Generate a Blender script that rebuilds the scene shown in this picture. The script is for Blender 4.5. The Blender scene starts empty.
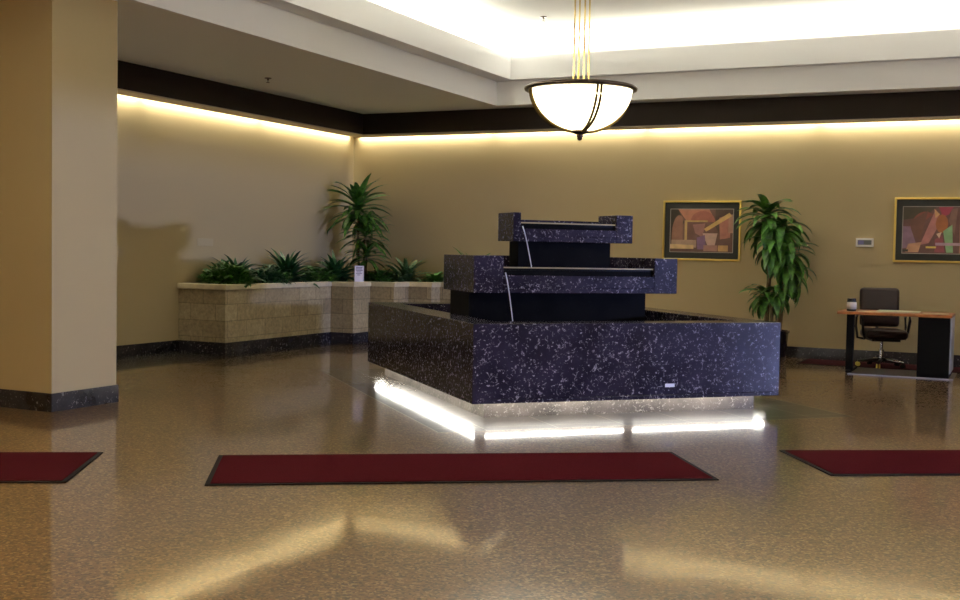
import bpy, bmesh, math, random
from mathutils import Vector, Matrix
random.seed(7)
PI = math.pi
S = bpy.context.scene
COL = S.collection

# ------------------------------------------------------------------ camera
TH, PITCH, ROLL, FPX = 0.4456, -0.0443, 0.0183, 1138.79
cd = bpy.data.cameras.new('camera')
cam = bpy.data.objects.new('camera', cd)
COL.objects.link(cam)
cd.sensor_fit = 'HORIZONTAL'
cd.sensor_width = 36.0
cd.lens = 36.0 * FPX / 960.0
cd.clip_start = 0.05
cd.clip_end = 200
cam.matrix_world = (Matrix.Translation((0, 0, 1.4)) @ Matrix.Rotation(TH, 4, 'Z')
                    @ Matrix.Rotation(PI / 2 + PITCH, 4, 'X') @ Matrix.Rotation(ROLL, 4, 'Z'))
S.camera = cam
S.view_settings.view_transform = 'Standard'
S.view_settings.look = 'None'
S.view_settings.gamma = 1.0
S.view_settings.use_curve_mapping = False
S.view_settings.exposure = -0.12

# ------------------------------------------------------------------ world and daylight
w = bpy.data.worlds.new('world')
S.world = w
w.use_nodes = True
w.node_tree.nodes['Background'].inputs[0].default_value = (0.6, 0.7, 1.0, 1)
w.node_tree.nodes['Background'].inputs[1].default_value = 0.3


def area(name, loc, aim, sx, sy, power, col, spread=None):
    l = bpy.data.lights.new(name, 'AREA')
    l.shape = 'RECTANGLE'
    l.size = sx
    l.size_y = sy
    l.energy = power
    l.color = col
    if spread:
        l.spread = spread
    o = bpy.data.objects.new(name, l)
    COL.objects.link(o)
    o.location = loc
    d = Vector(aim)
    z = (-d).normalized()
    return o, z


def orient(o, zaxis, xaxis):
    z = Vector(zaxis).normalized()
    x = Vector(xaxis).normalized()
    y = z.cross(x).normalized()
    x = y.cross(z)
    m = Matrix((x, y, z)).transposed().to_4x4()
    m.translation = o.location
    o.matrix_world = m


def strip(name, loc, aim, along, length, width, power, col, spread=None):
    o, z = area(name, loc, aim, length, width, power, col, spread)
    orient(o, z, along)
    return o


DAY = (0.42, 0.50, 1.0)
TUBE = (1.0, 0.91, 0.71)
# compact bright daylight far outside the glass doors of the right wall, and the sky in the door opening
strip('daylight_outside', (22, 7.4, 2.1), (-1, 0.15, -0.01), (0, 1, 0), 1.0, 0.5, 3500, DAY)
strip('daylight_doorway', (5.98, 9.3, 1.2), (-1, 0, 0), (0, 1, 0), 5.0, 2.3, 48, (0.40, 0.44, 1.0))
# wall-wash coves
cx = -9.865
for k in range(6):
    strip('cove_light', (cx, 14.55 - 2.42 * k, 3.24), (-0.5, 0, -1), (0, 1, 0), 2.36, 0.05, 22, TUBE, 1.8)
for k in range(6):
    strip('cove_light', (-8.6 + 2.42 * k, 15.83, 3.24), (0, 0.5, -1), (1, 0, 0), 2.36, 0.05, 22, TUBE, 1.8)
# ceiling tray coves
TX0, TX1, TY0, TY1 = -6.741, 3.6, 2.2, 14.99
UP = (1.0, 0.95, 0.76)
strip('tray_light', (TX0 - .2, (TY0 + TY1) / 2, 4.18), (0.25, 0, 1), (0, 1, 0), TY1 - TY0, .06, 360, UP)
strip('tray_light', (TX1 + .2, (TY0 + TY1) / 2, 4.18), (-0.25, 0, 1), (0, 1, 0), TY1 - TY0, .06, 360, UP)
strip('tray_light', ((TX0 + TX1) / 2, TY1 + .2, 4.18), (0, -0.25, 1), (1, 0, 0), TX1 - TX0, .06, 340, UP)
strip('tray_light', ((TX0 + TX1) / 2, TY0 - .2, 4.18), (0, 0.25, 1), (1, 0, 0), TX1 - TX0, .06, 340, UP)
# warm lobby downlighting behind the camera
strip('lobby_downlight', (-5.5, -0.6, 3.4), (0, 0.25, -1), (1, 0, 0), 5, 1.5, 215, (1.0, 0.58, 0.20))


# ------------------------------------------------------------------ node helpers
def newmat(name):
    m = bpy.data.materials.new(name)
    m.use_nodes = True
    nt = m.node_tree
    return m, nt, nt.nodes['Principled BSDF']


def N(nt, typ, **kw):
    n = nt.nodes.new(typ)
    for k, v in kw.items():
        setattr(n, k, v)
    return n


def plain(name, col, rough=0.5, metal=0.0, coat=0.0, spec=0.5, bump=0.0, bscale=80, emit=None, estr=0, var=0.0, vscale=3):
    m, nt, b = newmat(name)
    b.inputs['Base Color'].default_value = (*col, 1)
    b.inputs['Roughness'].default_value = rough
    b.inputs['Metallic'].default_value = metal
    b.inputs['Coat Weight'].default_value = coat
    b.inputs['Specular IOR Level'].default_value = spec
    tc = N(nt, 'ShaderNodeTexCoord')
    if bump:
        n = N(nt, 'ShaderNodeTexNoise')
        n.inputs['Scale'].default_value = bscale
        n.inputs['Detail'].default_value = 4
        bp = N(nt, 'ShaderNodeBump')
        bp.inputs['Strength'].default_value = bump
        bp.inputs['Distance'].default_value = 0.01
        nt.links.new(tc.outputs['Object'], n.inputs['Vector'])
        nt.links.new(n.outputs['Fac'], bp.inputs['Height'])
        nt.links.new(bp.outputs['Normal'], b.inputs['Normal'])
    if var:
        n = N(nt, 'ShaderNodeTexNoise')
        n.inputs['Scale'].default_value = vscale
        n.inputs['Detail'].default_value = 5
        r = N(nt, 'ShaderNodeValToRGB')
        r.color_ramp.elements[0].position = 0.3
        r.color_ramp.elements[1].position = 0.7
        r.color_ramp.elements[0].color = (*[c * (1 - var) for c in col], 1)
        r.color_ramp.elements[1].color = (*[min(1, c * (1 + var)) for c in col], 1)
        nt.links.new(tc.outputs['Object'], n.inputs['Vector'])
        nt.links.new(n.outputs['Fac'], r.inputs['Fac'])
        nt.links.new(r.outputs['Color'], b.inputs['Base Color'])
    if emit:
        b.inputs['Emission Color'].default_value = (*emit, 1)
        b.inputs['Emission Strength'].default_value = estr
    return m


def ramp(nt, stops, interp='LINEAR'):
    r = N(nt, 'ShaderNodeValToRGB')
    cr = r.color_ramp
    cr.interpolation = interp
    while len(cr.elements) < len(stops):
        cr.elements.new(0.5)
    for e, (p, c) in zip(cr.elements, stops):
        e.position = p
        e.color = (*c, 1) if len(c) == 3 else c
    return r


def mixc(nt, fac, a, b, blend='MIX'):
    m = N(nt, 'ShaderNodeMix', data_type='RGBA', blend_type=blend)
    for s, v in ((m.inputs[0], fac), (m.inputs[6], a), (m.inputs[7], b)):
        if hasattr(v, 'node'):
            nt.links.new(v, s)
        else:
            s.default_value = v if isinstance(v, float) else (*v, 1)
    return m.outputs[2]


def marble(name, base, fleck, rough=0.2, amount=0.62, scale=1.0, dark=None, coat=0.12, spec=0.4):
    m, nt, b = newmat(name)
    tc = N(nt, 'ShaderNodeTexCoord')
    warp = N(nt, 'ShaderNodeTexNoise')
    warp.inputs['Scale'].default_value = 9 * scale
    warp.inputs['Detail'].default_value = 3
    nt.links.new(tc.outputs['Object'], warp.inputs['Vector'])
    va = N(nt, 'ShaderNodeVectorMath', operation='MULTIPLY_ADD')
    nt.links.new(warp.outputs['Color'], va.inputs[0])
    va.inputs[1].default_value = (0.22, 0.22, 0.22)
    nt.links.new(tc.outputs['Object'], va.inputs[2])
    # fossil flecks: thin curls along cell borders, only where a mask noise is high
    vo = N(nt, 'ShaderNodeTexVoronoi', feature='DISTANCE_TO_EDGE')
    vo.inputs['Scale'].default_value = 19 * scale
    nt.links.new(va.outputs[0], vo.inputs['Vector'])
    line = ramp(nt, [(0.0, (1, 1, 1)), (0.05, (0.25, 0.25, 0.25)), (0.11, (0, 0, 0))])
    nt.links.new(vo.outputs['Distance'], line.inputs['Fac'])
    n2 = N(nt, 'ShaderNodeTexNoise')
    n2.inputs['Scale'].default_value = 26 * scale
    n2.inputs['Detail'].default_value = 6
    n2.inputs['Roughness'].default_value = 0.65
    nt.links.new(tc.outputs['Object'], n2.inputs['Vector'])
    mask = ramp(nt, [(amount - 0.1, (0, 0, 0)), (amount, (1, 1, 1))])
    nt.links.new(n2.outputs['Fac'], mask.inputs['Fac'])
    ml = mixc(nt, 1.0, line.outputs['Color'], mask.outputs['Color'], 'MULTIPLY')
    # small crumbs
    n3 = N(nt, 'ShaderNodeTexNoise')
    n3.inputs['Scale'].default_value = 40 * scale
    n3.inputs['Detail'].default_value = 4
    nt.links.new(tc.outputs['Object'], n3.inputs['Vector'])
    crumbs = ramp(nt, [(amount + 0.0, (0, 0, 0)), (amount + 0.07, (0.75, 0.75, 0.75))])
    nt.links.new(n3.outputs['Fac'], crumbs.inputs['Fac'])
    f = mixc(nt, 1.0, ml, crumbs.outputs['Color'], 'LIGHTEN')
    n4 = N(nt, 'ShaderNodeTexNoise')
    n4.inputs['Scale'].default_value = 4 * scale
    n4.inputs['Detail'].default_value = 6
    nt.links.new(tc.outputs['Object'], n4.inputs['Vector'])
    d = dark or tuple(c * 0.45 for c in base)
    cl = ramp(nt, [(0.35, d), (0.68, base)])
    nt.links.new(n4.outputs['Fac'], cl.inputs['Fac'])
    bw = N(nt, 'ShaderNodeRGBToBW')
    nt.links.new(f, bw.inputs[0])
    out = mixc(nt, bw.outputs[0], cl.outputs['Color'], fleck)
    nt.links.new(out, b.inputs['Base Color'])
    b.inputs['Roughness'].default_value = rough
    b.inputs['Coat Weight'].default_value = coat
    b.inputs['Coat Roughness'].default_value = 0.10
    b.inputs['Specular IOR Level'].default_value = spec
    return m


M = {}
M['wall'] = plain('painted_wall', (0.425, 0.340, 0.182), 0.78, bump=0.05, bscale=120)
M['white'] = plain('white_plaster', (0.84, 0.84, 0.84), 0.8)
M['soffit'] = plain('soffit_plaster', (0.84, 0.86, 0.82), 0.85)
M['fascia'] = plain('dark_brown_paint', (0.018, 0.012, 0.008), 0.7, spec=0.2)
M['ledge'] = plain('ledge_paint', (0.45, 0.38, 0.30), 0.8)
M['marble'] = marble('dark_fossil_marble', (0.030, 0.025, 0.048), (0.40, 0.38, 0.46), 0.16, 0.63, coat=0, spec=0.17)
M['marble_base'] = marble('dark_baseboard_marble', (0.030, 0.028, 0.034), (0.30, 0.29, 0.30), 0.18, 0.66)
M['wet'] = marble('wet_black_stone', (0.006, 0.006, 0.006), (0.02, 0.02, 0.022), 0.4, 0.7, coat=0, spec=0.02)
M['toe'] = marble('toe_kick_stone', (0.105, 0.088, 0.075), (0.24, 0.22, 0.19), 0.4, 0.61, coat=0, spec=0.2)
M['brass'] = plain('brass', (0.72, 0.55, 0.22), 0.25, 1.0)
M['bronze'] = plain('dark_bronze', (0.10, 0.075, 0.06), 0.3, 1.0)
M['rib'] = plain('rib_brass', (0.16, 0.11, 0.03), 0.6, 0.0, spec=0.2)
M['lip'] = plain('tan_edge_highlight', (0.36, 0.28, 0.12), 0.4)  # colour of the painted highlight on the weir edges
M['gold'] = plain('gold_frame', (0.75, 0.60, 0.18), 0.28, 1.0)
M['glass_bowl'] = plain('frosted_bowl_glass', (0.9, 0.85, 0.7), 0.4, emit=(1.0, 0.88, 0.58), estr=4.2)
M['carpet_shaded'] = plain('shaded_maroon_carpet', (0.030, 0.004, 0.006), 0.95, spec=0.1, bump=0.5, bscale=300, var=0.22, vscale=160)  # maroon carpet again, with the shadow by the back wall put into its colour
M['rubber'] = plain('black_rubber', (0.006, 0.006, 0.006), 0.8, spec=0.15)
M['carpet'] = plain('maroon_carpet', (0.060, 0.009, 0.012), 0.95, spec=0.0, bump=0.5, bscale=300, var=0.22, vscale=160)
M['black'] = plain('black_laminate', (0.003, 0.003, 0.003), 0.6, spec=0.08)
M['black_metal'] = plain('black_metal', (0.006, 0.006, 0.007), 0.35, 0.0, spec=0.3)
M['chrome'] = plain('chrome', (0.6, 0.6, 0.65), 0.15, 1.0)
M['leather'] = plain('dark_brown_leather', (0.022, 0.011, 0.010), 0.33, bump=0.15, bscale=60, spec=0.22)
M['wood'] = plain('cherry_wood', (0.30, 0.10, 0.025), 0.4, var=0.25, vscale=12)
M['paper'] = plain('paper', (0.62, 0.66, 0.50), 0.8)
M['paper2'] = plain('cream_paper', (0.62, 0.52, 0.36), 0.8)
M['plastic_w'] = plain('white_plastic', (0.80, 0.78, 0.74), 0.45)
M['plate'] = plain('beige_plate', (0.45, 0.375, 0.22), 0.7)
M['lcd'] = plain('grey_display', (0.10, 0.11, 0.11), 0.25)
M['lcd_blue'] = plain('blue_display', (0.13, 0.13, 0.28), 0.25)
M['card'] = plain('white_card', (0.85, 0.84, 0.95), 0.5)
M['ink'] = plain('grey_ink', (0.30, 0.28, 0.40), 0.7)
M['tag'] = plain('white_tag', (0.85, 0.85, 0.95), 0.4)
M['soil'] = plain('dark_soil', (0.030, 0.022, 0.014), 0.95, bump=1.0, bscale=40, var=0.4, vscale=30)
M['trunk'] = plain('plant_cane', (0.17, 0.12, 0.06), 0.8, bump=0.6, bscale=40, var=0.3, vscale=20)
M['pot'] = plain('black_glazed_pot', (0.006, 0.006, 0.008), 0.15, coat=0.5)
M['yellow'] = plain('yellow_plastic', (0.70, 0.60, 0.12), 0.5)
M['mat_grey'] = plain('grey_chair_mat', (0.10, 0.09, 0.09), 0.35)
M['edge_blue'] = plain('pale_mat_edge', (0.30, 0.32, 0.42), 0.3)
M['mat_black'] = plain('mat_board', (0.020, 0.022, 0.018), 0.7)
M['tube'] = plain('tube_light', (1, 1, 1), 0.5, emit=(1.0, 0.97, 0.86), estr=34)


def leafmat(name, a, b2, scale=14):
    m, nt, b = newmat(name)
    tc = N(nt, 'ShaderNodeTexCoord')
    n = N(nt, 'ShaderNodeTexNoise')
    n.inputs['Scale'].default_value = scale
    n.inputs['Detail'].default_value = 3
    nt.links.new(tc.outputs['Object'], n.inputs['Vector'])
    r = ramp(nt, [(0.35, a), (0.68, b2)])
    nt.links.new(n.outputs['Fac'], r.inputs['Fac'])
    nt.links.new(r.outputs['Color'], b.inputs['Base Color'])
    b.inputs['Roughness'].default_value = 0.38
    return m


M['leaf_dark'] = leafmat('dark_leaf', (0.010, 0.050, 0.014), (0.040, 0.135, 0.032))
M['leaf_mid'] = leafmat('green_leaf', (0.024, 0.090, 0.012), (0.095, 0.26, 0.030))
M['leaf_bright'] = leafmat('bright_leaf', (0.035, 0.14, 0.015), (0.10, 0.32, 0.03))
M['leaf_var'] = leafmat('pale_centred_leaf', (0.020, 0.080, 0.018), (0.13, 0.24, 0.09), 30)

# water
m, nt, b = newmat('dark_water')
b.inputs['Base Color'].default_value = (0.006, 0.008, 0.008, 1)
b.inputs['Roughness'].default_value = 0.03
b.inputs['IOR'].default_value = 1.33
tc = N(nt, 'ShaderNodeTexCoord'); n = N(nt, 'ShaderNodeTexNoise'); n.inputs['Scale'].default_value = 18
bp = N(nt, 'ShaderNodeBump'); bp.inputs['Strength'].default_value = 0.25; bp.inputs['Distance'].default_value = 0.01
nt.links.new(tc.outputs['Object'], n.inputs['Vector']); nt.links.new(n.outputs['Fac'], bp.inputs['Height']); nt.links.new(bp.outputs['Normal'], b.inputs['Normal'])
M['water'] = m
M['jet'] = plain('falling_water', (0.55, 0.58, 0.75), 0.1)

# terrazzo floor with a darker tile band round the fountain and along the left wall
m, nt, b = newmat('polished_terrazzo')
L = nt.links.new
tc = N(nt, 'ShaderNodeTexCoord')
n1 = N(nt, 'ShaderNodeTexNoise'); n1.inputs['Scale'].default_value = 34; n1.inputs['Detail'].default_value = 3; n1.inputs['Roughness'].default_value = 0.75
L(tc.outputs['Object'], n1.inputs['Vector'])
r1 = ramp(nt, [(0.35, (0.10, 0.05, 0.02)), (0.50, (0.24, 0.135, 0.052)), (0.65, (0.36, 0.23, 0.10))])
L(n1.outputs['Fac'], r1.inputs['Fac'])
n2 = N(nt, 'ShaderNodeTexNoise'); n2.inputs['Scale'].default_value = 0.5; n2.inputs['Detail'].default_value = 4
L(tc.outputs['Object'], n2.inputs['Vector'])
r2 = ramp(nt, [(0.35, (0.82, 0.82, 0.78)), (0.68, (1.0, 0.98, 0.95))])
L(n2.outputs['Fac'], r2.inputs['Fac'])
vch = N(nt, 'ShaderNodeTexVoronoi'); vch.inputs['Scale'].default_value = 82
L(tc.outputs['Object'], vch.inputs['Vector'])
sch = N(nt, 'ShaderNodeSeparateColor'); L(vch.outputs['Color'], sch.inputs[0])
rch = ramp(nt, [(0.0, (0.022, 0.009, 0.005)), (0.24, (0.17, 0.085, 0.032)), (0.50, (0.26, 0.145, 0.056)), (0.86, (0.50, 0.35, 0.18))], 'CONSTANT')
L(sch.outputs[0], rch.inputs['Fac'])
chips = mixc(nt, 0.75, r1.outputs['Color'], rch.outputs['Color'])
terr = mixc(nt, 1.0, chips, r2.outputs['Color'], 'MULTIPLY')
nb = N(nt, 'ShaderNodeTexNoise'); nb.inputs['Scale'].default_value = 40; nb.inputs['Detail'].default_value = 4
L(tc.outputs['Object'], nb.inputs['Vector'])
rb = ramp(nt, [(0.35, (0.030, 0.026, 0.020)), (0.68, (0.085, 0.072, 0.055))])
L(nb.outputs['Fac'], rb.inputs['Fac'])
mp = N(nt, 'ShaderNodeMapping', vector_type='TEXTURE')
mp.inputs['Location'].default_value = (-4.25, 10.606, 0)
mp.inputs['Rotation'].default_value = (0, 0, PI / 4)
L(tc.outputs['Object'], mp.inputs['Vector'])
sx = N(nt, 'ShaderNodeSeparateXYZ'); L(mp.outputs[0], sx.inputs[0])


def mth(op, a, bb=None):
    q = N(nt, 'ShaderNodeMath', operation=op)
    for i, v in enumerate((a, bb)):
        if v is None:
            continue
        if hasattr(v, 'node'):
            L(v, q.inputs[i])
        else:
            q.inputs[i].default_value = v
    return q.outputs[0]


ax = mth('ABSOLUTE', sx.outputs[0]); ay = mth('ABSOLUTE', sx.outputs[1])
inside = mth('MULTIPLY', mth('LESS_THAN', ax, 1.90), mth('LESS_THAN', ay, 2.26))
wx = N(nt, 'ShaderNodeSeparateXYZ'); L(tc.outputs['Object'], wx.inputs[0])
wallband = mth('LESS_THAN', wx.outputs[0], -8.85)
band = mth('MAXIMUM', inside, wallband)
# pale joints: the band's outer line and its tile joints
e1 = mth('MULTIPLY', mth('LESS_THAN', mth('ABSOLUTE', mth('SUBTRACT', ax, 1.90)), 0.007), mth('LESS_THAN', ay, 2.265))
e2 = mth('MULTIPLY', mth('LESS_THAN', mth('ABSOLUTE', mth('SUBTRACT', ay, 2.26)), 0.007), mth('LESS_THAN', ax, 1.905))
jx = mth('LESS_THAN', mth('ABSOLUTE', mth('SUBTRACT', mth('FRACT', mth('DIVIDE', sx.outputs[0], 0.6)), 0.5)), 0.006)
jy = mth('LESS_THAN', mth('ABSOLUTE', mth('SUBTRACT', mth('FRACT', mth('DIVIDE', sx.outputs[1], 0.6)), 0.5)), 0.006)
jj = mth('MULTIPLY', mth('MAXIMUM', jx, jy), inside)
joint = mth('MAXIMUM', mth('MAXIMUM', e1, e2), jj)
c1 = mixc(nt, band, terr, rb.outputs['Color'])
c2 = mixc(nt, joint, c1, (0.34, 0.30, 0.22))
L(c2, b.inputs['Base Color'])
b.inputs['Roughness'].default_value = 0.30
b.inputs['Coat Weight'].default_value = 1.0
b.inputs['Coat Roughness'].default_value = 0.085
b.inputs['Coat IOR'].default_value = 1.5
nw = N(nt, 'ShaderNodeTexNoise'); nw.inputs['Scale'].default_value = 2.2; nw.inputs['Detail'].default_value = 3
L(tc.outputs['Object'], nw.inputs['Vector'])
bp = N(nt, 'ShaderNodeBump'); bp.inputs['Strength'].default_value = 0.12; bp.inputs['Distance'].default_value = 0.012
L(nw.outputs['Fac'], bp.inputs['Height'])
L(bp.outputs['Normal'], b.inputs['Coat Normal'])
M['floor'] = m


# stone blocks of the planter
def blocks(name, c_a, c_b, mortar):
    m, nt, b = newmat(name)
    L = nt.links.new
    tc = N(nt, 'ShaderNodeTexCoord')
    br = N(nt, 'ShaderNodeTexBrick')
    br.inputs['Scale'].default_value = 1.0
    br.inputs['Brick Width'].default_value = 0.40
    br.inputs['Row Height'].default_value = 0.214
    br.inputs['Mortar Size'].default_value = 0.006
    br.inputs['Mortar Smooth'].default_value = 0.3
    br.inputs['Color1'].default_value = (*c_a, 1)
    br.inputs['Color2'].default_value = (*c_b, 1)
    br.inputs['Mortar'].default_value = (*mortar, 1)
    L(tc.outputs['UV'], br.inputs['Vector'])
    n = N(nt, 'ShaderNodeTexNoise'); n.inputs['Scale'].default_value = 22; n.inputs['Detail'].default_value = 7; n.inputs['Roughness'].default_value = 0.7
    L(tc.outputs['Object'], n.inputs['Vector'])
    r = ramp(nt, [(0.3, (0.55, 0.52, 0.48)), (0.7, (1.15, 1.12, 1.08))])
    L(n.outputs['Fac'], r.inputs['Fac'])
    o = mixc(nt, 1.0, br.outputs['Color'], r.outputs['Color'], 'MULTIPLY')
    L(o, b.inputs['Base Color'])
    b.inputs['Roughness'].default_value = 0.55
    bp = N(nt, 'ShaderNodeBump'); bp.inputs['Strength'].default_value = 0.4; bp.inputs['Distance'].default_value = 0.004
    inv = mixc(nt, 0.5, br.outputs['Fac'], n.outputs['Fac'])
    L(n.outputs['Fac'], bp.inputs['Height'])
    L(bp.outputs['Normal'], b.inputs['Normal'])
    return m


M['blocks'] = blocks('tan_stone_blocks', (0.31, 0.26, 0.16), (0.44, 0.38, 0.25), (0.22, 0.185, 0.11))
M['cap'] = plain('pale_limestone', (0.60, 0.53, 0.36), 0.6, var=0.1, vscale=14, bump=0.2)


# ------------------------------------------------------------------ mesh helpers
def mk(name, bm, mat, parent=None, smooth=False, bevel=0.0, loc=None, seg=2):
    bmesh.ops.recalc_face_normals(bm, faces=bm.faces[:])
    me = bpy.data.meshes.new(name)
    bm.to_mesh(me)
    bm.free()
    if smooth:
        for p in me.polygons:
            p.use_smooth = True
    for x in (mat if isinstance(mat, list) else [mat]):
        me.materials.append(x)
    o = bpy.data.objects.new(name, me)
    COL.objects.link(o)
    if parent is not None:
        o.parent = parent
    if loc:
        o.location = loc
    if bevel:
        bv = o.modifiers.new('bevel', 'BEVEL')
        bv.width = bevel
        bv.segments = seg
        bv.limit_method = 'ANGLE'
    return o


def box(bm, x0, x1, y0, y1, z0, z1, mi=0):
    v = [bm.verts.new(p) for p in ((x0, y0, z0), (x1, y0, z0), (x1, y1, z0), (x0, y1, z0), (x0, y0, z1), (x1, y0, z1), (x1, y1, z1), (x0, y1, z1))]
    for f in ((0, 1, 2, 3), (4, 5, 6, 7), (0, 1, 5, 4), (1, 2, 6, 5), (2, 3, 7, 6), (3, 0, 4, 7)):
        bm.faces.new([v[i] for i in f]).material_index = mi
    return v


def bx(*a):
    bm = bmesh.new()
    box(bm, *a)
    return bm


def poly_prism(bm, outer, z0, z1, inner=None, uv=False):
    """closed prism; with inner (same count) a hollow ring"""
    ob = [bm.verts.new((x, y, z0)) for x, y in outer]
    ot = [bm.verts.new((x, y, z1)) for x, y in outer]
    n = len(outer)
    for i in range(n):
        j = (i + 1) % n
        bm.faces.new((ob[i], ob[j], ot[j], ot[i]))
    if inner:
        ib = [bm.verts.new((x, y, z0)) for x, y in inner]
        it = [bm.verts.new((x, y, z1)) for x, y in inner]
        for i in range(n):
            j = (i + 1) % n
            bm.faces.new((ib[i], ib[j], it[j], it[i]))
            bm.faces.new((ot[i], ot[j], it[j], it[i]))
            bm.faces.new((ob[i], ob[j], ib[j], ib[i]))
    else:
        bm.faces.new(ot)
        bm.faces.new(ob)


def tube(bm, pts, r, n=10, cap=True):
    rs = r if isinstance(r, (list, tuple)) else [r] * len(pts)
    pts = [Vector(p) for p in pts]
    rings = []
    up = Vector((0, 0, 1))
    for i, p in enumerate(pts):
        d = (pts[min(i + 1, len(pts) - 1)] - pts[max(i - 1, 0)]).normalized()
        a = d.cross(up if abs(d.z) < 0.95 else Vector((1, 0, 0))).normalized()
        bb = d.cross(a).normalized()
        rings.append([bm.verts.new(p + (a * math.cos(t) + bb * math.sin(t)) * rs[i]) for t in [2 * PI * k / n for k in range(n)]])
    for q in range(len(rings) - 1):
        for k in range(n):
            bm.faces.new((rings[q][k], rings[q][(k + 1) % n], rings[q + 1][(k + 1) % n], rings[q + 1][k]))
    if cap:
        bm.faces.new(rings[0])
        bm.faces.new(rings[-1])


def lathe(bm, prof, n=32, c=(0, 0, 0), close=False):
    rings = []
    for r, z in prof:
        if r < 1e-5:
            rings.append([bm.verts.new((c[0], c[1], c[2] + z))])
        else:
            rings.append([bm.verts.new((c[0] + r * math.cos(2 * PI * k / n), c[1] + r * math.sin(2 * PI * k / n), c[2] + z)) for k in range(n)])
    pairs = list(zip(rings, rings[1:])) + ([(rings[-1], rings[0])] if close else [])
    for a, b2 in pairs:
        for k in range(n):
            l = (k + 1) % n
            if len(a) == 1 and len(b2) == 1:
                continue
            if len(a) == 1:
                bm.faces.new((a[0], b2[k], b2[l]))
            elif len(b2) == 1:
                bm.faces.new((a[k], a[l], b2[0]))
            else:
                bm.faces.new((a[k], a[l], b2[l], b2[k]))


def thing(name, label, cat, loc=(0, 0, 0), rz=0.0, group=None):
    o = bpy.data.objects.new(name, None)
    COL.objects.link(o)
    o.location = loc
    o.rotation_euler = (0, 0, rz)
    return tag(o, label, cat, group)


def tag(o, label, cat, group=None):
    o['label'] = label
    o['category'] = cat
    if group:
        o['group'] = group
    return o


def struct(name, bm, mat, **k):
    o = mk(name, bm, mat, **k)
    o['kind'] = 'structure'
    return o


# ------------------------------------------------------------------ room shell
XL, XR, YB, YF = -9.905, 6.0, 15.87, -3.0
HT, H2, H3, HC = 3.492, 3.839, 4.163, 4.46
struct('floor', bx(XL - .2, XR + .2, YF - .2, YB + .2, -0.2, 0), M['floor'])
struct('wall_left', bx(XL - .2, XL, YF, YB + .2, 0, 4.7), M['wall'])
struct('wall_back', bx(XL, XR + .2, YB, YB + .2, 0, 4.7), M['wall'])
struct('wall_front', bx(XL, XR, YF - .2, YF, 0, 4.7), M['wall'])
bm = bmesh.new()
box(bm, XR, XR + .2, YF, 6.7, 0, 4.7)
box(bm, XR, XR + .2, 12.3, YB, 0, 4.7)
box(bm, XR, XR + .2, 6.7, 12.3, 2.42, 4.7)
struct('wall_right', bm, M['wall'])
bm = bmesh.new()
for y in (6.7, 12.24):
    box(bm, XR + .02, XR + .14, y, y + .06, 0, 2.36)
box(bm, XR + .02, XR + .14, 6.7, 12.3, 2.36, 2.42)
struct('door_1', bm, M['black_metal'])

OX0, OX1, OY0, OY1 = -7.009, TX1 + .268, TY0 - .122, 15.112
rect = lambda a, b2, c, d: [(a, c), (b2, c), (b2, d), (a, d)]
bm = bmesh.new()
poly_prism(bm, rect(XL, XR, YF, YB), HT, HT + .03, rect(OX0 - .06, OX1 + .06, OY0 - .06, OY1 + .06))
struct('ceiling_soffit', bm, M['soffit'])
bm = bmesh.new()   # first riser and the ring above it
poly_prism(bm, rect(OX0 - .062, OX1 + .062, OY0 - .062, OY1 + .062), HT, H2 + .02, rect(OX0, OX1, OY0, OY1))
poly_prism(bm, rect(OX0 - .04, OX1 + .04, OY0 - .04, OY1 + .04), H2, H2 + .02, rect(TX0 - .02, TX1 + .02, TY0 - .02, TY1 + .02))
struct('trim_1', bm, M['white'])
bm = bmesh.new()   # upper lip, hollow trough behind it
poly_prism(bm, rect(TX0 - .05, TX1 + .05, TY0 - .05, TY1 + .05), H2 - .002, H3, rect(TX0, TX1, TY0, TY1))
poly_prism(bm, rect(TX0 - .45, TX1 + .45, TY0 - .45, TY1 + .45), H3 - .06, H3 - .03, rect(TX0 - .04, TX1 + .04, TY0 - .04, TY1 + .04))
poly_prism(bm, rect(TX0 - .47, TX1 + .47, TY0 - .47, TY1 + .47), H3 - .06, HC, rect(TX0 - .44, TX1 + .44, TY0 - .44, TY1 + .44))
struct('trim_2', bm, M['white'])
struct('ceiling', bx(XL, XR, YF, YB, HC, HC + .1), M['white'])
# dark valance and its ledge
bm = bmesh.new()
box(bm, -9.48, -9.454, YF, 15.423, 3.173, HT)
box(bm, -9.48, XR, 15.423, 15.449, 3.173, HT)
struct('trim_3', bm, M['fascia'])
bm = bmesh.new()
box(bm, -9.784, -9.456, YF, 15.753, 3.160, 3.172)
box(bm, -9.456, XR, 15.425, 15.753, 3.160, 3.172)
struct('trim_4', bm, M['ledge'])
# stone baseboards
struct('baseboard_left', bx(XL, XL + .02, YF, 11.645, 0, .153), M['marble_base'])
struct('baseboard_back', bx(-6.4, XR, YB - .02, YB, 0, .153), M['marble_base'])
# square column on the left
struct('column', bx(-8.6, -7.18, 6.895, 7.633, 0, HT), M['wall'])
struct('baseboard_column', bx(-8.61, -7.165, 6.88, 7.648, 0, .153), M['marble_base'])

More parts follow.
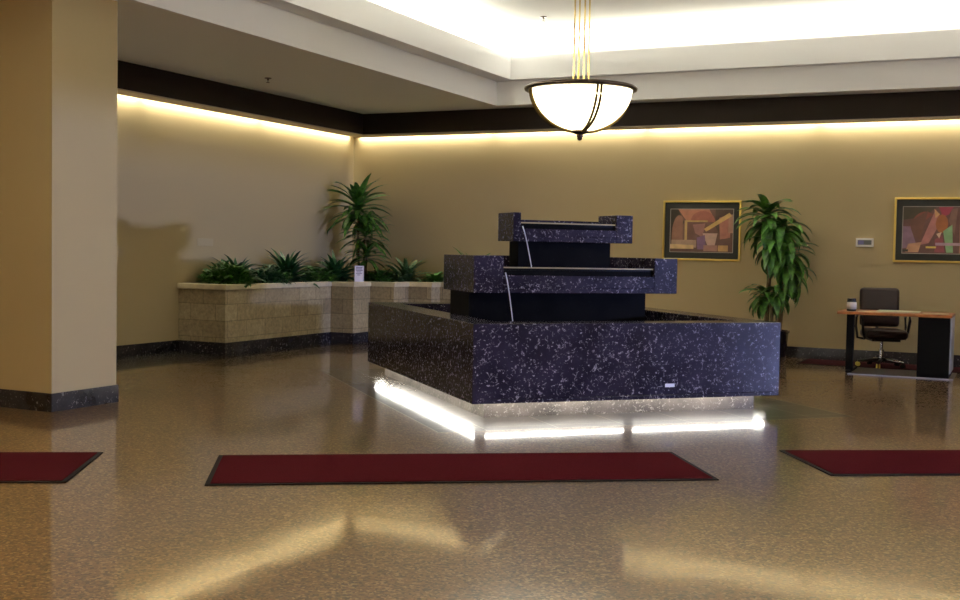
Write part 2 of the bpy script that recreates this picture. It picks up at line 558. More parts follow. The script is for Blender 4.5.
# ------------------------------------------------------------------ fountain
F = thing('fountain', 'large dark stone fountain of three stepped basins, lit from under its base', 'fountain', (-4.25, 10.606, 0), PI / 4)
X, Y = 1.461, 1.78
bm = bmesh.new()
t = .30
poly_prism(bm, rect(-X, X, -Y, Y), .172, .795, rect(-X + t, X - t, -Y + t, Y - t))
poly_prism(bm, rect(-X, X, -Y, Y), .137, .1725, rect(-X + .022, X - .022, -Y + .022, Y - .022))
box(bm, -X + .157, X - .157, -Y + .157, Y - .157, .1365, .1725)
box(bm, -X + t - .01, X - t + .01, -Y + t - .01, Y - t + .01, .173, .3)
basin = mk('basin', bm, M['marble'], F, bevel=.006)
mk('base_plinth', bx(-X + .157, X - .157, -Y + .157, Y - .157, 0, .1365), M['toe'], F)
bm = bmesh.new()
box(bm, -X + t, X - t, -Y + t, Y - t, .69, .70)
mk('water', bm, M['water'], basin)
# light tubes in the recess under the basin
seg = []
for s in range(2):
    seg.append(((-1.36 + 1.36 * s + .04, -Y + .06), (-1.36 + 1.36 * s + 1.30, -Y + .06)))
    seg.append(((-1.36 + 1.36 * s + .04, Y - .06), (-1.36 + 1.36 * s + 1.30, Y - .06)))
for s in range(3):
    y0 = -1.62 + 1.1 * s
    seg.append(((-X + .06, y0), (-X + .06, y0 + 1.02)))
    seg.append(((X - .06, y0), (X - .06, y0 + 1.02)))
for a, b2 in seg:
    bm = bmesh.new()
    tube(bm, [(*a, .150), (*b2, .150)], .019, 8)
    mk('light_tube', bm, M['tube'], F)
mk('plaque', bx(1.765 - X, 1.857 - X, -Y - .004, -Y, .238, .268), M['tag'], F)


def tier(nm, x0, x1, y0, y1, z0, z1, nx0, nx1, zw, zl, wt):
    """a square stone trough whose front is cut down to a wet spillway"""
    bm = bmesh.new()
    box(bm, x0, nx0, y0, y1, z0, z1)            # end blocks
    box(bm, nx1, x1, y0, y1, z0, z1)
    box(bm, nx0, nx1, y1 - wt, y1, z0, zw + .35 * (z1 - zw) if nm == 'upper' else z1)
    box(bm, nx0, nx1, y0, y1 - wt, z0, z0 + .05)
    box(bm, nx0, nx1, y0, y0 + wt, z0 + .05, zl)
    o = mk('upper_basin' if nm == 'upper' else 'middle_basin', bm, M['marble'], F, bevel=.004)
    mk('spillway', bx(nx0, nx1, y0 + .035, y0 + wt, zl, zw - .030), M['wet'], o)
    mk('lip_highlight', bx(nx0, nx1, y0 + .028, y0 + .05, zw - .012, zw), M['lip'], o)  # edge highlight of the weir, painted as a thin tan strip
    mk('water', bx(nx0, nx1, y0 + .052, y1 - wt, zw - .03, zw - .003), M['water'], o)
    return o


tm = tier('middle', -1.057, 1.057, -.60, .32, 1.0, 1.345, -.765, .806, 1.243, 1.165, .10)
tu = tier('upper', -.625, .625, -.47, -.05, 1.485, 1.757, -.55, .45, 1.668, 1.606, .06)
mk('pedestal', bx(-1.015, .845, -.35, .22, .3, .999), M['wet'], F)
mk('pedestal', bx(-.507, .469, -.30, -.06, 1.055, 1.484), M['wet'], F)


def jet(p0, p1, r0, r1):
    bm = bmesh.new()
    pts = []
    for k in range(9):
        q = k / 8
        tt = q ** .8
        pts.append((p0[0] + (p1[0] - p0[0]) * tt, p0[1] + (p1[1] - p0[1]) * tt, p0[2] + (p1[2] - p0[2]) * q))
    tube(bm, pts, [r0 + (r1 - r0) * k / 8 for k in range(9)], 8)
    mk('water_jet', bm, M['jet'], F, smooth=True)


jet((-.53, -.46, 1.628), (-.47, -.56, 1.24), .006, .005)
jet((-.745, -.595, 1.19), (-.705, -.72, .70), .006, .005)
# ------------------------------------------------------------------ planter
P = thing('planter', 'long stepped stone block planter with pale cap in the corner', 'planter', (0, 0, 0))
e = .02
front = [(XL, 11.65), (-9.20, 11.65), (-9.15, 11.57), (-9.15, 14.088), (-8.765, 14.088), (-8.765, 14.557), (-8.36, 14.557), (-8.36, 14.997), (-7.97, 14.997), (-7.97, 15.271), (-6.5, 15.271), (-6.5, YB)]
front[1:3] = [(-9.15, 11.65)]
back = [(XL, YB)]
outl = front + back


def offs(pts, d):
    """move the front line outwards (towards +x / -y) by d"""
    o = [(XL + .001, pts[0][1] - d)]
    for (x, y) in pts[1:-1]:
        o.append((x + d, y - d))
    o.append((pts[-1][0] + d, YB - .001))
    return o


def wallring(bm, d_out, d_in, z0, z1):
    a = offs(front, d_out)
    b2 = offs(front, d_in)
    n = len(a)
    uvl = bm.loops.layers.uv.verify()
    V = [[bm.verts.new((x, y, z)) for x, y in pts] for pts in (a, b2) for z in (z0, z1)]
    s = 0
    for i in range(n - 1):
        ln = math.hypot(a[i + 1][0] - a[i][0], a[i + 1][1] - a[i][1])
        f = bm.faces.new((V[0][i], V[0][i + 1], V[1][i + 1], V[1][i]))
        for lp, uv in zip(f.loops, ((s, z0), (s + ln, z0), (s + ln, z1), (s, z1))):
            lp[uvl].uv = uv
        s += ln
        bm.faces.new((V[2][i], V[2][i + 1], V[3][i + 1], V[3][i]))
        bm.faces.new((V[1][i], V[1][i + 1], V[3][i + 1], V[3][i]))
        bm.faces.new((V[0][i], V[0][i + 1], V[2][i + 1], V[2][i]))
    for i in (0, n - 1):
        bm.faces.new((V[0][i], V[1][i], V[3][i], V[2][i]))


bm = bmesh.new(); wallring(bm, 0, -.09, .153, .825)
mk('stone_block_wall', bm, M['blocks'], P)
bm = bmesh.new(); wallring(bm, .012, -.09, 0, .153)
mk('plinth', bm, M['marble_base'], P)
bm = bmesh.new(); wallring(bm, .03, -.10, .825, .895)
mk('capstone', bm, M['cap'], P, bevel=.008)
bm = bmesh.new()
so = offs(front, -.095)
vs = [bm.verts.new((x, y, .84)) for x, y in so] + [bm.verts.new((XL + .001, YB - .001, .84))]
bm.faces.new(vs)
r = bmesh.ops.extrude_face_region(bm, geom=bm.faces[:])
for v in r['geom']:
    if isinstance(v, bmesh.types.BMVert):
        v.co.z -= .1
bmesh.ops.triangulate(bm, faces=bm.faces[:])
mk('soil', bm, M['soil'], P)


# ------------------------------------------------------------------ foliage
def leaf(bm, base, az, elev, length, width, droop, fold=.25, nseg=6, tip=1.0, twist=0):
    """curved strap leaf: starts at elevation elev, bends down by droop radians in all"""
    p = Vector(base)
    d_h = Vector((math.cos(az), math.sin(az), 0))
    side = Vector((-math.sin(az), math.cos(az), 0))
    rows = []
    st = length / nseg
    for i in range(nseg + 1):
        q = i / nseg
        el = elev - droop * q ** 1.2
        d = d_h * math.cos(el) + Vector((0, 0, 1)) * math.sin(el)
        nrm = -d_h * math.sin(el) + Vector((0, 0, 1)) * math.cos(el)
        wd = width * .5 * (math.sin(PI * min(1, (q * .9 + .10) ** .75)) ** .8 if q < 1 else 0.02) * tip
        sd = side * math.cos(twist * q) + nrm * math.sin(twist * q)
        rows.append((bm.verts.new(p + sd * wd + nrm * wd * fold), bm.verts.new(p), bm.verts.new(p - sd * wd + nrm * wd * fold)))
        p = p + d * st
    for a, b2 in zip(rows, rows[1:]):
        bm.faces.new((a[0], a[1], b2[1], b2[0]))
        bm.faces.new((a[1], a[2], b2[2], b2[1]))


def rosette(bm, c, n, length, width, e0, e1, droop, rnd, rise=.12):
    for k in range(n):
        q = k / max(1, n - 1)
        az = k * 2.39996 + rnd.uniform(-.3, .3)
        el = e0 + (e1 - e0) * q + rnd.uniform(-.12, .12)
        leaf(bm, (c[0] + .012 * math.cos(az), c[1] + .012 * math.sin(az), c[2] + rise * (q - .5)), az, el,
             length * rnd.uniform(.75, 1.1), width * rnd.uniform(.8, 1.15), droop * rnd.uniform(.7, 1.25), twist=rnd.uniform(-.5, .5))


def keep_off_walls(bm, loc):
    """leaves that would reach the walls are bent back along them"""
    for v in bm.verts:
        lx, ly = XL + .03 - loc[0], YB - .05 - loc[1]
        if v.co.x < lx:
            v.co.z += .15 * (lx - v.co.x)
            v.co.x = lx - .02 * math.tanh((lx - v.co.x) * 4)
        if v.co.y > ly:
            v.co.y = ly + .02 * math.tanh((v.co.y - ly) * 4)


def low_plant(name, label, loc, kind, mat, spread, height, n, group=None, cat='plant', seed=1):
    rnd = random.Random(seed)
    P_ = thing(name, label, cat, loc, 0, group)
    bm = bmesh.new()
    st = bmesh.new()
    if kind == 'rosette':
        rosette(bm, (0, 0, .03), n, height * 1.40, .075, .30, 1.40, 1.1, rnd, .05)
        for _ in range(3):
            rosette(bm, (rnd.uniform(-.10, .10), rnd.uniform(-.12, .12), .02), n // 3, height * 1.1, .065, .2, 1.2, 1.3, rnd, .08)
        tube(st, [(0, 0, -.03), (0, 0, .05)], .018, 8)
    elif kind == 'broad':
        for k in range(n):
            az = rnd.uniform(0, 2 * PI)
            el = rnd.uniform(.35, 1.35)
            hh = height * rnd.uniform(.45, .85)
            b_ = Vector((math.cos(az) * math.cos(el), math.sin(az) * math.cos(el), math.sin(el))) * hh * .6
            b_.x *= spread / height
            b_.y *= .8
            tube(st, [(0, 0, -.02), b_ * .5 + Vector((0, 0, .01)), b_], .004, 5)
            leaf(bm, b_, az, el * .8, height * rnd.uniform(.4, .6), .075 * rnd.uniform(.8, 1.2), 1.0, twist=rnd.uniform(-.4, .4), nseg=5)
    else:   # bushy: many small leaves on short twigs
        for k in range(n):
            az = rnd.uniform(0, 2 * PI)
            rr = math.sqrt(rnd.random())
            x, y = rr * spread * math.cos(az), rr * .26 * math.sin(az)
            z = 1.15 * height * (1 - rr * rr * .7) * rnd.uniform(.35, 1)
            if k % 4 == 0:
                tube(st, [(x * .35, y * .35, -.02), (x * .8, y * .8, z * .6), (x, y, z)], .003, 4)
            leaf(bm, (x, y, z), az + rnd.uniform(-1.2, 1.2), rnd.uniform(-.2, .9), rnd.uniform(.08, .14), rnd.uniform(.04, .07), .7, nseg=3)
    keep_off_walls(bm, loc)
    mk('foliage', bm, mat, P_, smooth=True)
    mk('stem', st, M['leaf_mid'], P_)
    return P_


zs = .84
G = 'low plants in the stone planter'
low_plant('bushy_plant', 'low fine-leaved bush at the left end of the stone planter', (-9.50, 12.10, zs), 'bushy', M['leaf_mid'], .36, .28, 620, G, seed=2)
low_plant('leafy_plant', 'dark long-leaved plant rising behind the fine-leaved bush at the left', (-9.60, 12.45, zs), 'rosette', M['leaf_dark'], .3, .33, 50, G, seed=3)
low_plant('bushy_plant', 'low dark bush between the two dark long-leaved plants on the left wall', (-9.46, 12.88, zs), 'bushy', M['leaf_dark'], .36, .22, 480, G, seed=4)
low_plant('leafy_plant', 'full dark broad-leaved plant in the middle of the long planter wall', (-9.55, 13.55, zs), 'rosette', M['leaf_dark'], .35, .40, 76, G, seed=5)
low_plant('bright_leafy_plant', 'bright green broad-leaved plant at the cap edge in front of the dark one', (-9.42, 13.20, zs), 'broad', M['leaf_bright'], .30, .26, 44, G, seed=6)
low_plant('bushy_plant', 'low green bush left of the dark spiky clump near the planter step', (-9.45, 14.10, zs), 'bushy', M['leaf_mid'], .32, .20, 360, G, seed=7)
low_plant('spiky_plant', 'dark spiky clump beside the small white card on the planter', (-9.45, 14.66, zs), 'rosette', M['leaf_dark'], .3, .36, 74, G, seed=8)
low_plant('bushy_plant', 'low dark green bush just right of the small white card', (-8.98, 15.20, zs), 'bushy', M['leaf_mid'], .24, .19, 300, G, seed=9)
low_plant('spiky_plant', 'pale-striped spiky plant between the tall palm and the fountain', (-8.62, 15.38, zs), 'rosette', M['leaf_var'], .3, .34, 56, G, seed=10)
low_plant('bright_leafy_plant', 'bright green low plant left of the fountain\'s middle basin', (-8.12, 15.42, zs), 'broad', M['leaf_bright'], .34, .26, 64, G, seed=11)
low_plant('spiky_plant', 'spiky green plant peeking over the left end of the middle basin', (-7.50, 15.50, zs), 'rosette', M['leaf_mid'], .3, .44, 44, G, seed=12)


def cane_plant(name, label, loc, heads, canes, seed, mat, length, width, pot=None, droop=1.5):
    rnd = random.Random(seed)
    P_ = thing(name, label, 'plant', loc)
    for c in canes:
        bm = bmesh.new()
        tube(bm, c[1:], c[0], 10)
        mk('cane', bm, M['trunk'], P_, smooth=True)
    for (x, y, z, n, s, e0, e1) in heads:
        bm = bmesh.new()
        rosette(bm, (x, y, z), n, length * s, width * (.5 + s / 2), e0, e1, droop, rnd, .22 * s)
        keep_off_walls(bm, loc)
        mk('leaf_crown', bm, mat, P_, smooth=True)
    return P_


# tall one in the corner of the planter
cane_plant('corn_plant', 'tall green cane plant in the planter corner with its shadow on the wall', (-9.32, 15.18, .84),
           [(-.06, 0, 1.14, 54, 1.0, -.25, 1.15), (.02, .02, 1.02, 16, .8, -.35, .4), (.08, .0, .74, 40, .82, -.25, 1.0), (.12, -.02, .42, 30, .7, -.25, .9)],
           [(.016, (-.02, 0, -.05), (-.05, .0, .7), (-.06, 0, 1.25)), (.016, (.05, .02, -.05), (.05, .01, .4), (.07, 0, .78)), (.014, (.10, -.02, -.05), (.12, -.02, .42))],
           21, M['leaf_mid'], .62, .10, droop=1.0)
# tall one in the black pot
rp = cane_plant('potted_corn_plant', 'tall drooping cane plant in a black pot between the two pictures', (-3.00, 15.35, 0),
                [(-.12, 0, 1.88, 50, 1.0, -.5, .9), (.10, -.05, 1.72, 34, 1.0, -.8, .5), (-.02, -.1, 1.52, 26, .85, -.9, .2), (.18, 0, 1.40, 40, .95, -.8, .5), (.22, .0, 1.16, 24, .85, -.9, .3),
                 (-.10, -.02, .84, 34, .75, -.5, .7), (.06, -.05, .90, 16, .65, -.9, .3)],
                [(.030, (-.09, 0, .36), (-.07, .0, 1.2), (-.10, 0, 1.95)), (.028, (.08, .02, .36), (.12, .01, 1.0), (.16, 0, 1.72)), (.02, (.0, -.06, .36), (-.02, -.05, .85))],
                22, M['leaf_mid'], .46, .115, droop=1.5)
bm = bmesh.new()
lathe(bm, [(0, 0), (.16, 0), (.175, .02), (.205, .36), (.22, .37), (.22, .40), (.195, .40), (.19, .35), (0, .35)], 36)
mk('pot', bm, M['pot'], rp, smooth=False)
bm = bmesh.new()
lathe(bm, [(0, .351), (.188, .351), (.188, .368), (0, .372)], 24)
mk('soil', bm, M['soil'], rp)

# ------------------------------------------------------------------ card on the planter cap
C = thing('card_holder', 'small white printed card standing on the planter cap below the tall plant', 'sign', (-9.02, 14.50, .895), 0)
C.location = (-8.80, 14.30, .8955)
C.rotation_euler = (0, 0, .5)
mk('card', bx(-.068, .068, -.003, .003, 0, .235), M['card'], C)
for i, (a, b2) in enumerate(((-.045, .045), (-.048, .04), (-.045, .048), (-.04, .025), (-.045, .036), (-.03, .015))):
    mk('text_line', bx(a, b2, -.0042, -.0028, .205 - .022 * i, .215 - .022 * i), M['ink'], C)

# ------------------------------------------------------------------ chandelier
K = thing('pendant_lamp', 'large glowing glass bowl pendant hanging on four brass rods', 'lamp', (-3.95, 10.45, 2.97))
bm = bmesh.new()
R0, D0 = .50, .405
prof = []
for k in range(17):
    a = k / 16 * PI / 2
    prof.append((R0 * math.cos(a) ** .97 if k < 16 else .03, -D0 * math.sin(a) ** 1.05))
inn = [(r_ - .012 if r_ > .05 else r_, z_ + .012) for r_, z_ in reversed(prof)]
lathe(bm, prof + inn, 64, close=True)
mk('glass_bowl', bm, M['glass_bowl'], K, smooth=True)
bm = bmesh.new()
lathe(bm, [(.49, -.012), (.515, -.022), (.545, -.012), (.55, .008), (.53, .022), (.50, .026), (.485, .015)], 64, close=True)
mk('rim', bm, M['bronze'], K, smooth=True)
camaz = math.atan2(-10.45, 3.95)
for a0 in (20, 110, 200, 290):
    for off in (-1, 1):
        a = camaz + math.radians(a0) + off * .035
        bm = bmesh.new()
        pts = [((r_ + .012) * math.cos(a + off * .03 * (k / 16)), (r_ + .012) * math.sin(a + off * .03 * (k / 16)), z_ - .009) for k, (r_, z_) in enumerate(prof[:-1])]
        tube(bm, pts, .013, 8)
        mk('rib', bm, M['rib'], K, smooth=True)
bm = bmesh.new()
lathe(bm, [(0, -.385), (.075, -.392), (.095, -.408), (.085, -.422), (.045, -.43), (.026, -.44), (.036, -.452), (.022, -.465), (.026, -.478), (.014, -.492), (0, -.497)], 24)
mk('finial', bm, M['bronze'], K, smooth=True)
bm = bmesh.new()   # spider that carries the bowl inside the rim
for k in range(2):
    a = camaz + math.radians(20 + 90 * k)
    tube(bm, [(-.50 * math.cos(a), -.50 * math.sin(a), .01), (0, 0, .02), (.50 * math.cos(a), .50 * math.sin(a), .01)], .008, 6)
lathe(bm, [(0, .0), (.10, .0), (.10, .03), (0, .03)], 20)
mk('crossbar', bm, M['bronze'], K)
for k in range(4):
    a = camaz + math.radians(20 + 90 * k)
    bm = bmesh.new()
    tube(bm, [(.075 * math.cos(a), .075 * math.sin(a), .02), (.075 * math.cos(a), .075 * math.sin(a), HC - 2.97 - .03)], .0085, 8)
    mk('rod', bm, M['brass'], K, smooth=True)
bm = bmesh.new()
lathe(bm, [(0, HC - 2.97 - .001), (.12, HC - 2.97 - .001), (.11, HC - 2.97 - .04), (0, HC - 2.97 - .045)], 24)
mk('canopy', bm, M['brass'], K)

# ------------------------------------------------------------------ sprinklers
for (x, y, z, lab) in ((-8.614, 11.772, HT, 'small sprinkler head in the low ceiling above the left wall planter'), (-5.80, 13.92, HC, 'small sprinkler head in the bright raised ceiling beside the pendant rods')):
    t_ = thing('sprinkler_head', lab, 'sprinkler', (x, y, z), 0, 'ceiling sprinklers')
    bm = bmesh.new(); lathe(bm, [(0, 0), (.045, 0), (.04, -.008), (.012, -.01), (.012, -.03), (0, -.03)], 16)
    mk('escutcheon', bm, M['bronze'], t_)
    bm = bmesh.new(); lathe(bm, [(0, -.03), (.004, -.03), (.004, -.055), (.022, -.055), (.022, -.059), (0, -.06)], 12)
    mk('deflector', bm, M['bronze'], t_)

# ------------------------------------------------------------------ runner mats
RA = math.radians(33.58)


def mat_runner(label, fl, w_, l_, rz, group='maroon runner mats across the floor', pile='carpet'):
    t_ = thing('floor_mat', label, 'mat', (fl[0], fl[1], 0), rz, group)
    bm = bmesh.new()
    poly_prism(bm, rect(0, l_, 0, w_), 0.0005, .007, rect(.03, l_ - .03, .03, w_ - .03))
    mk('rubber_border', bm, M['rubber'], t_)
    mk('carpet_pile', bx(.03, l_ - .03, .03, w_ - .03, .0005, .011), M[pile], t_)
    return t_


mat_runner('maroon runner mat in front of the fountain, centre of the three', (-4.249, 5.232), .956, 3.108, RA)
RB = math.radians(31.7)
mat_runner('maroon runner mat beside the column at the left edge of the photo', (-4.984 - 3.108 * math.cos(RB), 4.896 - 3.108 * math.sin(RB)), .972, 3.108, RB)
mat_runner('maroon runner mat at the right, in front of the desk', (-1.067, 7.467), .897, 3.108, RB)
mat_runner('shaded maroon mat along the back wall under the office chair', (-2.62, 14.98), .76, 3.4, 0, None, 'carpet_shaded')

# ------------------------------------------------------------------ pictures
def picture(name, label, x0, x1, z0, z1, shapes, bg, group):
    t_ = thing(name, label, 'picture', ((x0 + x1) / 2, YB, (z0 + z1) / 2), 0, group)
    w_, h_ = (x1 - x0) / 2, (z1 - z0) / 2

    def ring(bm, a, b2, c, d, y0, y1):
        o = [(-a, -b2), (a, -b2), (a, b2), (-a, b2)]
        i = [(-c, -d), (c, -d), (c, d), (-c, d)]
        V = [[bm.verts.new((x, y, z)) for x, z in p] for p, y in ((o, y0), (o, y1), (i, y0), (i, y1))]
        for k in range(4):
            l = (k + 1) % 4
            for p, q in ((0, 1), (2, 3), (1, 3), (0, 2)):
                bm.faces.new((V[p][k], V[p][l], V[q][l], V[q][k]))
    bm = bmesh.new(); ring(bm, w_, h_, w_ - .028, h_ - .028, -.001, -.04)
    mk('frame', bm, M['gold'], t_, bevel=.006)
    mk('mat_board', bx(-w_ + .027, w_ - .027, -.02, -.004, -h_ + .027, h_ - .027), M['mat_black'], t_)
    iw, ih = w_ - .112, h_ - .122
    bm = bmesh.new(); ring(bm, iw + .008, ih + .008, iw, ih, -.020, -.026)
    mk('inner_fillet', bm, plain('fillet', (.42, .38, .34), .5), t_)
    p_ = mk('art_print', bx(-iw, iw, -.022, -.019, -ih, ih), plain('print_ground', bg, .6, var=.18, vscale=9), t_)
    bm = bmesh.new()
    mats = []
    for i, (col, pts) in enumerate(shapes):
        mats.append(plain('print_colour', tuple(min(1, 1.45 * q) for q in col), .6, var=.15, vscale=12))
        vs_ = [bm.verts.new(((u * 2 - 1) * iw, -.0225 - .00012 * i, (1 - v * 2) * ih)) for u, v in pts]
        f_ = bm.faces.new(vs_)
        f_.material_index = i
    o_ = mk('painted_shapes', bm, mats, p_)
    return t_


def arc(cx_, cy_, rx, ry, a0, a1, n=12):
    return [(cx_ + rx * math.cos(math.radians(a0 + (a1 - a0) * k / n)), cy_ + ry * math.sin(math.radians(a0 + (a1 - a0) * k / n))) for k in range(n + 1)]


sh1 = [((.030, .022, .012), [(0, 0), (.12, 0), (.22, .3), (.10, .75), (0, .8)]),
       ((.20, .095, .060), arc(.14, .62, .12, .48, 180, 300) + [(.2, .72), (.02, .72)]),
       ((.36, .16, .10), [(.12, 0), (.62, 0), (.72, .26), (.26, .28)]),
       ((.28, .10, .07), arc(.52, .30, .20, .26, 180, 360)),
       ((.09, .04, .03), [(.28, .30), (.55, .30), (.50, .72), (.30, .72)]),
       ((.25, .12, .11), [(.36, .36), (.56, .33), (.52, .66), (.40, .56)]),
       ((.42, .30, .12), [(.23, .26), (.60, .26), (.60, .30), (.27, .30), (.27, .72), (.23, .72)]),
       ((.06, .035, .025), [(.72, 0), (1, 0), (1, .34), (.80, .60), (.72, .40)]),
       ((.32, .13, .10), [(.78, .20), (.96, .10), (.96, .66), (.80, .70)]),
       ((.34, .19, .14), [(.93, .12), (1, .12), (1, .55), (.93, .55)]),
       ((.50, .34, .13), [(.54, .46), (.94, .08), (.98, .16), (.58, .52)]),
       ((.10, .05, .04), [(0, .72), (1, .72), (1, 1), (0, 1)]),
       ((.34, .23, .16), [(.02, .72), (.42, .72), (.42, .90), (.02, .88)]),
       ((.52, .38, .19), [(0, .82), (.38, .84), (.38, .93), (0, .93)]),
       ((.44, .30, .25), [(.52, .56), (.76, .56), (.72, .84), (.60, .84)]),
       ((.16, .09, .17), [(.43, .66), (.56, .60), (.58, .94), (.44, .94)]),
       ((.30, .16, .13), [(.54, .84), (.76, .84), (.76, .98), (.54, .98)]),
       ((.42, .25, .10), [(.77, .84), (.93, .84), (.93, .98), (.77, .98)])]
sh2 = [((.045, .035, .02), [(0, 0), (.45, 0), (.30, .22), (0, .28)]),
       ((.17, .05, .035), arc(.30, .62, .22, .52, 190, 300)),
       ((.11, .05, .035), [(.10, .30), (.34, .08), (.24, .72), (.12, .60)]),
       ((.20, .12, .17), [(0, .42), (.10, .42), (.20, .85), (0, .9)]),
       ((.33, .14, .13), [(.44, .05), (.52, .30), (.36, .78), (.24, .82)]),
       ((.46, .28, .13), [(.42, .04), (.50, .16), (.44, .24)]),
       ((.24, .03, .055), [(.48, 0), (.68, 0), (.62, .16), (.54, .22)]),
       ((.26, .09, .03), arc(.53, .36, .085, .20, 0, 360)[:-1]),
       ((.30, .12, .07), arc(.80, .50, .17, .50, -100, 100)),
       ((.16, .09, .07), [(.66, .05), (.74, .02), (.70, .6), (.62, .3)]),
       ((.17, .30, .15), [(.55, .52), (.67, .38), (.69, .98), (.60, .98)]),
       ((.20, .05, .06), [(.44, .70), (.54, .60), (.58, .98), (.44, .98)]),
       ((.50, .36, .26), [(.46, .58), (.53, .54), (.50, .68)]),
       ((.34, .22, .28), [(.45, .77), (1, .77), (1, .83), (.45, .83)]),
       ((.55, .42, .10), [(.32, .85), (.46, .85), (.46, .89), (.32, .89)]),
       ((.40, .22, .13), [(.08, .80), (.26, .76), (.22, .98), (.04, .98)]),
       ((.02, .015, .01), [(.0, .92), (.08, .92), (.08, .97), (0, .97)]),
       ((.50, .38, .10), [(.90, .22), (1, .22), (1, .26), (.90, .26)])]
PG = 'gold-framed abstract prints on the back wall'
picture('framed_picture', 'gold-framed abstract print left of the potted plant', -4.69, -3.575, 1.30, 2.145, sh1, (.16, .08, .06), PG)
picture('framed_picture', 'gold-framed abstract print above the desk at the right edge', -1.57, -.455, 1.335, 2.18, sh2, (.15, .07, .06), PG)

# thermostat and wall plate
t_ = thing('thermostat', 'small white thermostat with grey display on the back wall above the desk', 'thermostat', (-1.93, YB, 1.585))
mk('casing', bx(-.112, .112, -.03, -.001, -.058, .058), M['plastic_w'], t_, bevel=.006)
mk('display', bx(-.088, .088, -.033, -.029, -.030, .034), M['lcd'], t_)
mk('screen', bx(-.082, -.01, -.036, -.032, -.024, .028), M['lcd_blue'], t_)
t_ = thing('wall_plate', 'faint beige blank plate on the left wall above the planter', 'plate', (XL, 12.17, 1.43))
mk('cover_plate', bx(.001, .007, -.165, .165, -.05, .05), M['plate'], t_, bevel=.003)
for y in (-.12, .12):
    bm = bmesh.new(); tube(bm, [(.006, y, 0), (.009, y, 0)], .006, 8)
    mk('screw', bm, M['plate'], t_)

# ------------------------------------------------------------------ desk
D = thing('desk', 'small wood-topped desk with black legs and side cabinet by the back wall', 'desk', (0, 0, 0))
dx0, dx1, dy0, dy1 = -2.01, -.735, 14.13, 14.86
bm = bmesh.new(); box(bm, dx0, dx1, dy0, dy1, .708, .740)
mk('desktop', bm, M['wood'], D, bevel=.004)
mk('leg', bx(-1.915, -1.832, dy0 + .14, dy0 + .24, 0.03, .708), M['black'], D, bevel=.006)
mk('foot_bar', bx(-1.905, -1.842, dy0 + .06, dy1 - .06, 0.0055, .032), M['black'], D, bevel=.006)
cab = mk('cabinet', bx(-1.10, -.75, dy0 + .03, dy1 - .04, .006, .707), M['black'], D, bevel=.004)
mk('side_panel', bx(-.7495, -.738, dy0 + .03, dy1 - .02, .06, .705), plain('grey_panel', (.30, .31, .36), .3), D)
for z in (.02, .26, .48):
    mk('drawer_front', bx(-1.085, -.765, dy1 - .041, dy1 - .025, z, z + .2), M['black'], cab, bevel=.003)
mk('chair_mat', bm := bx(-1.86, -.70, 14.09, 15.0 - .03, .0005, .005), M['mat_grey']) if False else None
cm = mk('chair_mat', bx(-1.86, -.70, 14.08, 14.97, .0004, .005), M['mat_grey'])
tag(cm, 'thin grey floor mat lying under the desk', 'mat')
em = mk('edge_strip', bx(-1.86, -.70, 14.065, 14.08, .0004, .012), M['edge_blue'], cm)

# desk things
J = thing('jar', 'small jar with dark lid and pale label on the left end of the desk', 'jar', (-1.875, 14.36, .7405))
bm = bmesh.new(); lathe(bm, [(0, 0), (.050, 0), (.056, .008), (.056, .118), (.050, .126), (0, .126)], 28)
mk('jar_body', bm, plain('dark_glass_jar', (.03, .035, .03), .15), J, smooth=False)
bm = bmesh.new(); lathe(bm, [(.0566, .022), (.0572, .022), (.0572, .108), (.0566, .108)], 28, close=True)
mk('jar_label', bm, plain('pale_label', (.50, .47, .42), .4), J, smooth=True)
bm = bmesh.new(); lathe(bm, [(0, .126), (.053, .126), (.053, .148), (.048, .152), (0, .152)], 28)
mk('lid', bm, M['pot'], J)
tag(mk('paper_sheet', bx(-.13, .13, -.10, .10, 0, .003), M['paper2'], loc=(-1.80, 14.30, .7405)), 'cream paper sheet lying beside the jar on the desk', 'paper', 'papers on the desk')
bpy.data.objects['paper_sheet'].location = (-1.66, 14.36, .7405)
tag(mk('desk_pad', bx(-.24, .24, -.17, .17, 0, .009), M['paper'], loc=(-1.36, 14.62, .7405)), 'pale green desk pad lying in the middle of the desk', 'desk pad')
tag(mk('paper_sheet', bx(-.14, .14, -.11, .11, 0, .003), M['paper2'], loc=(-.93, 14.45, .7405)), 'cream paper sheet lying on the right end of the desk above the cabinet', 'paper', 'papers on the desk')

# ------------------------------------------------------------------ office chair, facing the desk
CH = thing('office_chair', 'dark brown leather office chair on casters behind the desk', 'chair', (-1.60, 15.16, .0115), .32)


def cushion(bm, w_, d_, h_, c, tilt=0.0, r=.05, seg=5):
    """rounded slab: superellipse outline in x/z of the back or x/y of a seat"""
    res = bmesh.ops.create_cube(bm, size=1)
    vs_ = res['verts']
    for v in vs_:
        v.co = Vector((v.co.x * w_, v.co.y * d_, v.co.z * h_))
    es = list({e_ for v in vs_ for e_ in v.link_edges})
    bmesh.ops.bevel(bm, geom=es, offset=r, segments=seg, affect='EDGES', profile=.5)
    m_ = Matrix.Translation(c) @ Matrix.Rotation(tilt, 4, 'X')
    bmesh.ops.transform(bm, matrix=m_, verts=bm.verts[:])


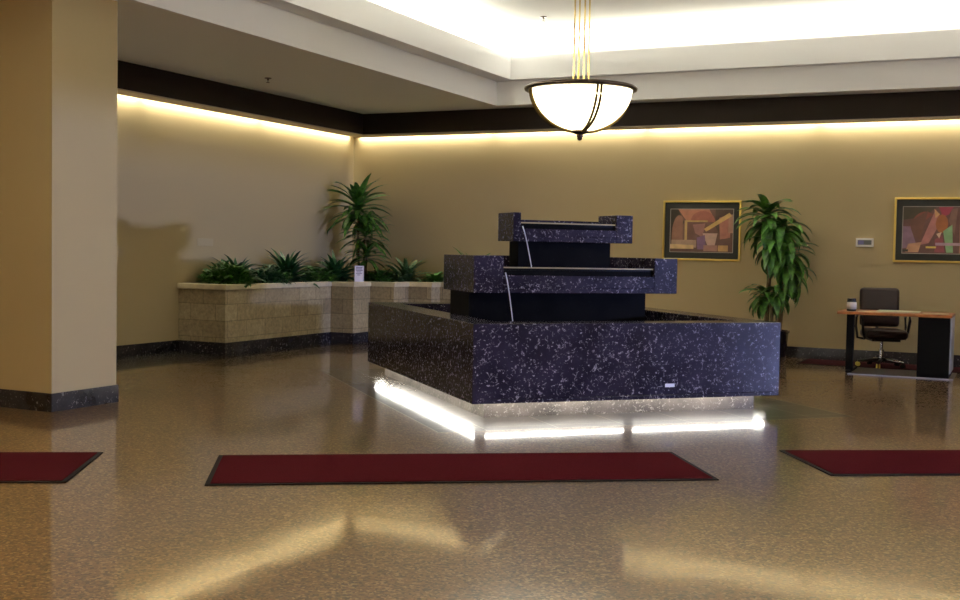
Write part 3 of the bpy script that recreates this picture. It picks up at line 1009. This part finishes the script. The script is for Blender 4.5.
bm = bmesh.new(); cushion(bm, .49, .11, .50, (0, .20, .745), -.12, .052)
mk('backrest', bm, M['leather'], CH, smooth=True)
bm = bmesh.new(); cushion(bm, .50, .50, .12, (0, -.09, .425), 0, .055)
mk('seat', bm, M['leather'], CH, smooth=True)
mk('seat_pan', bx(-.17, .17, -.25, .15, .335, .366), M['black_metal'], CH)
bm = bmesh.new(); tube(bm, [(0, .10, .35), (0, .30, .36), (0, .31, .50), (0, .26, .62)], .02, 8)
mk('back_bracket', bm, M['black_metal'], CH, smooth=True)
for s in (-1, 1):
    bm = bmesh.new()
    tube(bm, [(s * .20, .05, .345), (s * .29, .05, .36), (s * .305, .08, .50), (s * .30, .10, .62), (s * .295, .02, .665), (s * .29, -.16, .665), (s * .285, -.21, .60), (s * .27, -.18, .45), (s * .24, -.15, .36)], .016, 8)
    mk('armrest', bm, M['black_metal'], CH, smooth=True)
bm = bmesh.new(); lathe(bm, [(0, .09), (.032, .09), (.032, .22), (.018, .22), (.018, .336), (0, .336)], 16)
mk('gas_column', bm, M['chrome'], CH, smooth=False)
base_ = bmesh.new()
lathe(base_, [(0, .06), (.045, .06), (.045, .115), (0, .12)], 16)
bo = mk('star_base', base_, M['black_metal'], CH)
for k in range(5):
    a = 2 * PI * k / 5 - 1.9
    bm = bmesh.new()
    tube(bm, [(.03 * math.cos(a), .03 * math.sin(a), .09), (.16 * math.cos(a), .16 * math.sin(a), .085), (.29 * math.cos(a), .29 * math.sin(a), .068)], [.022, .018, .014], 8)
    lg = mk('base_leg', bm, M['chrome'] if k % 2 else M['black_metal'], bo, smooth=True)
    cxp, cyp = .285 * math.cos(a), .285 * math.sin(a)
    bm = bmesh.new()
    for o_ in (-.016, .016):
        tube(bm, [(cxp - math.sin(a) * (o_ - .008), cyp + math.cos(a) * (o_ - .008), .0285), (cxp - math.sin(a) * (o_ + .008), cyp + math.cos(a) * (o_ + .008), .0285)], .028, 14)
    mk('caster', bm, M['black'] if k in (1, 2, 3) else M['yellow'], bo)
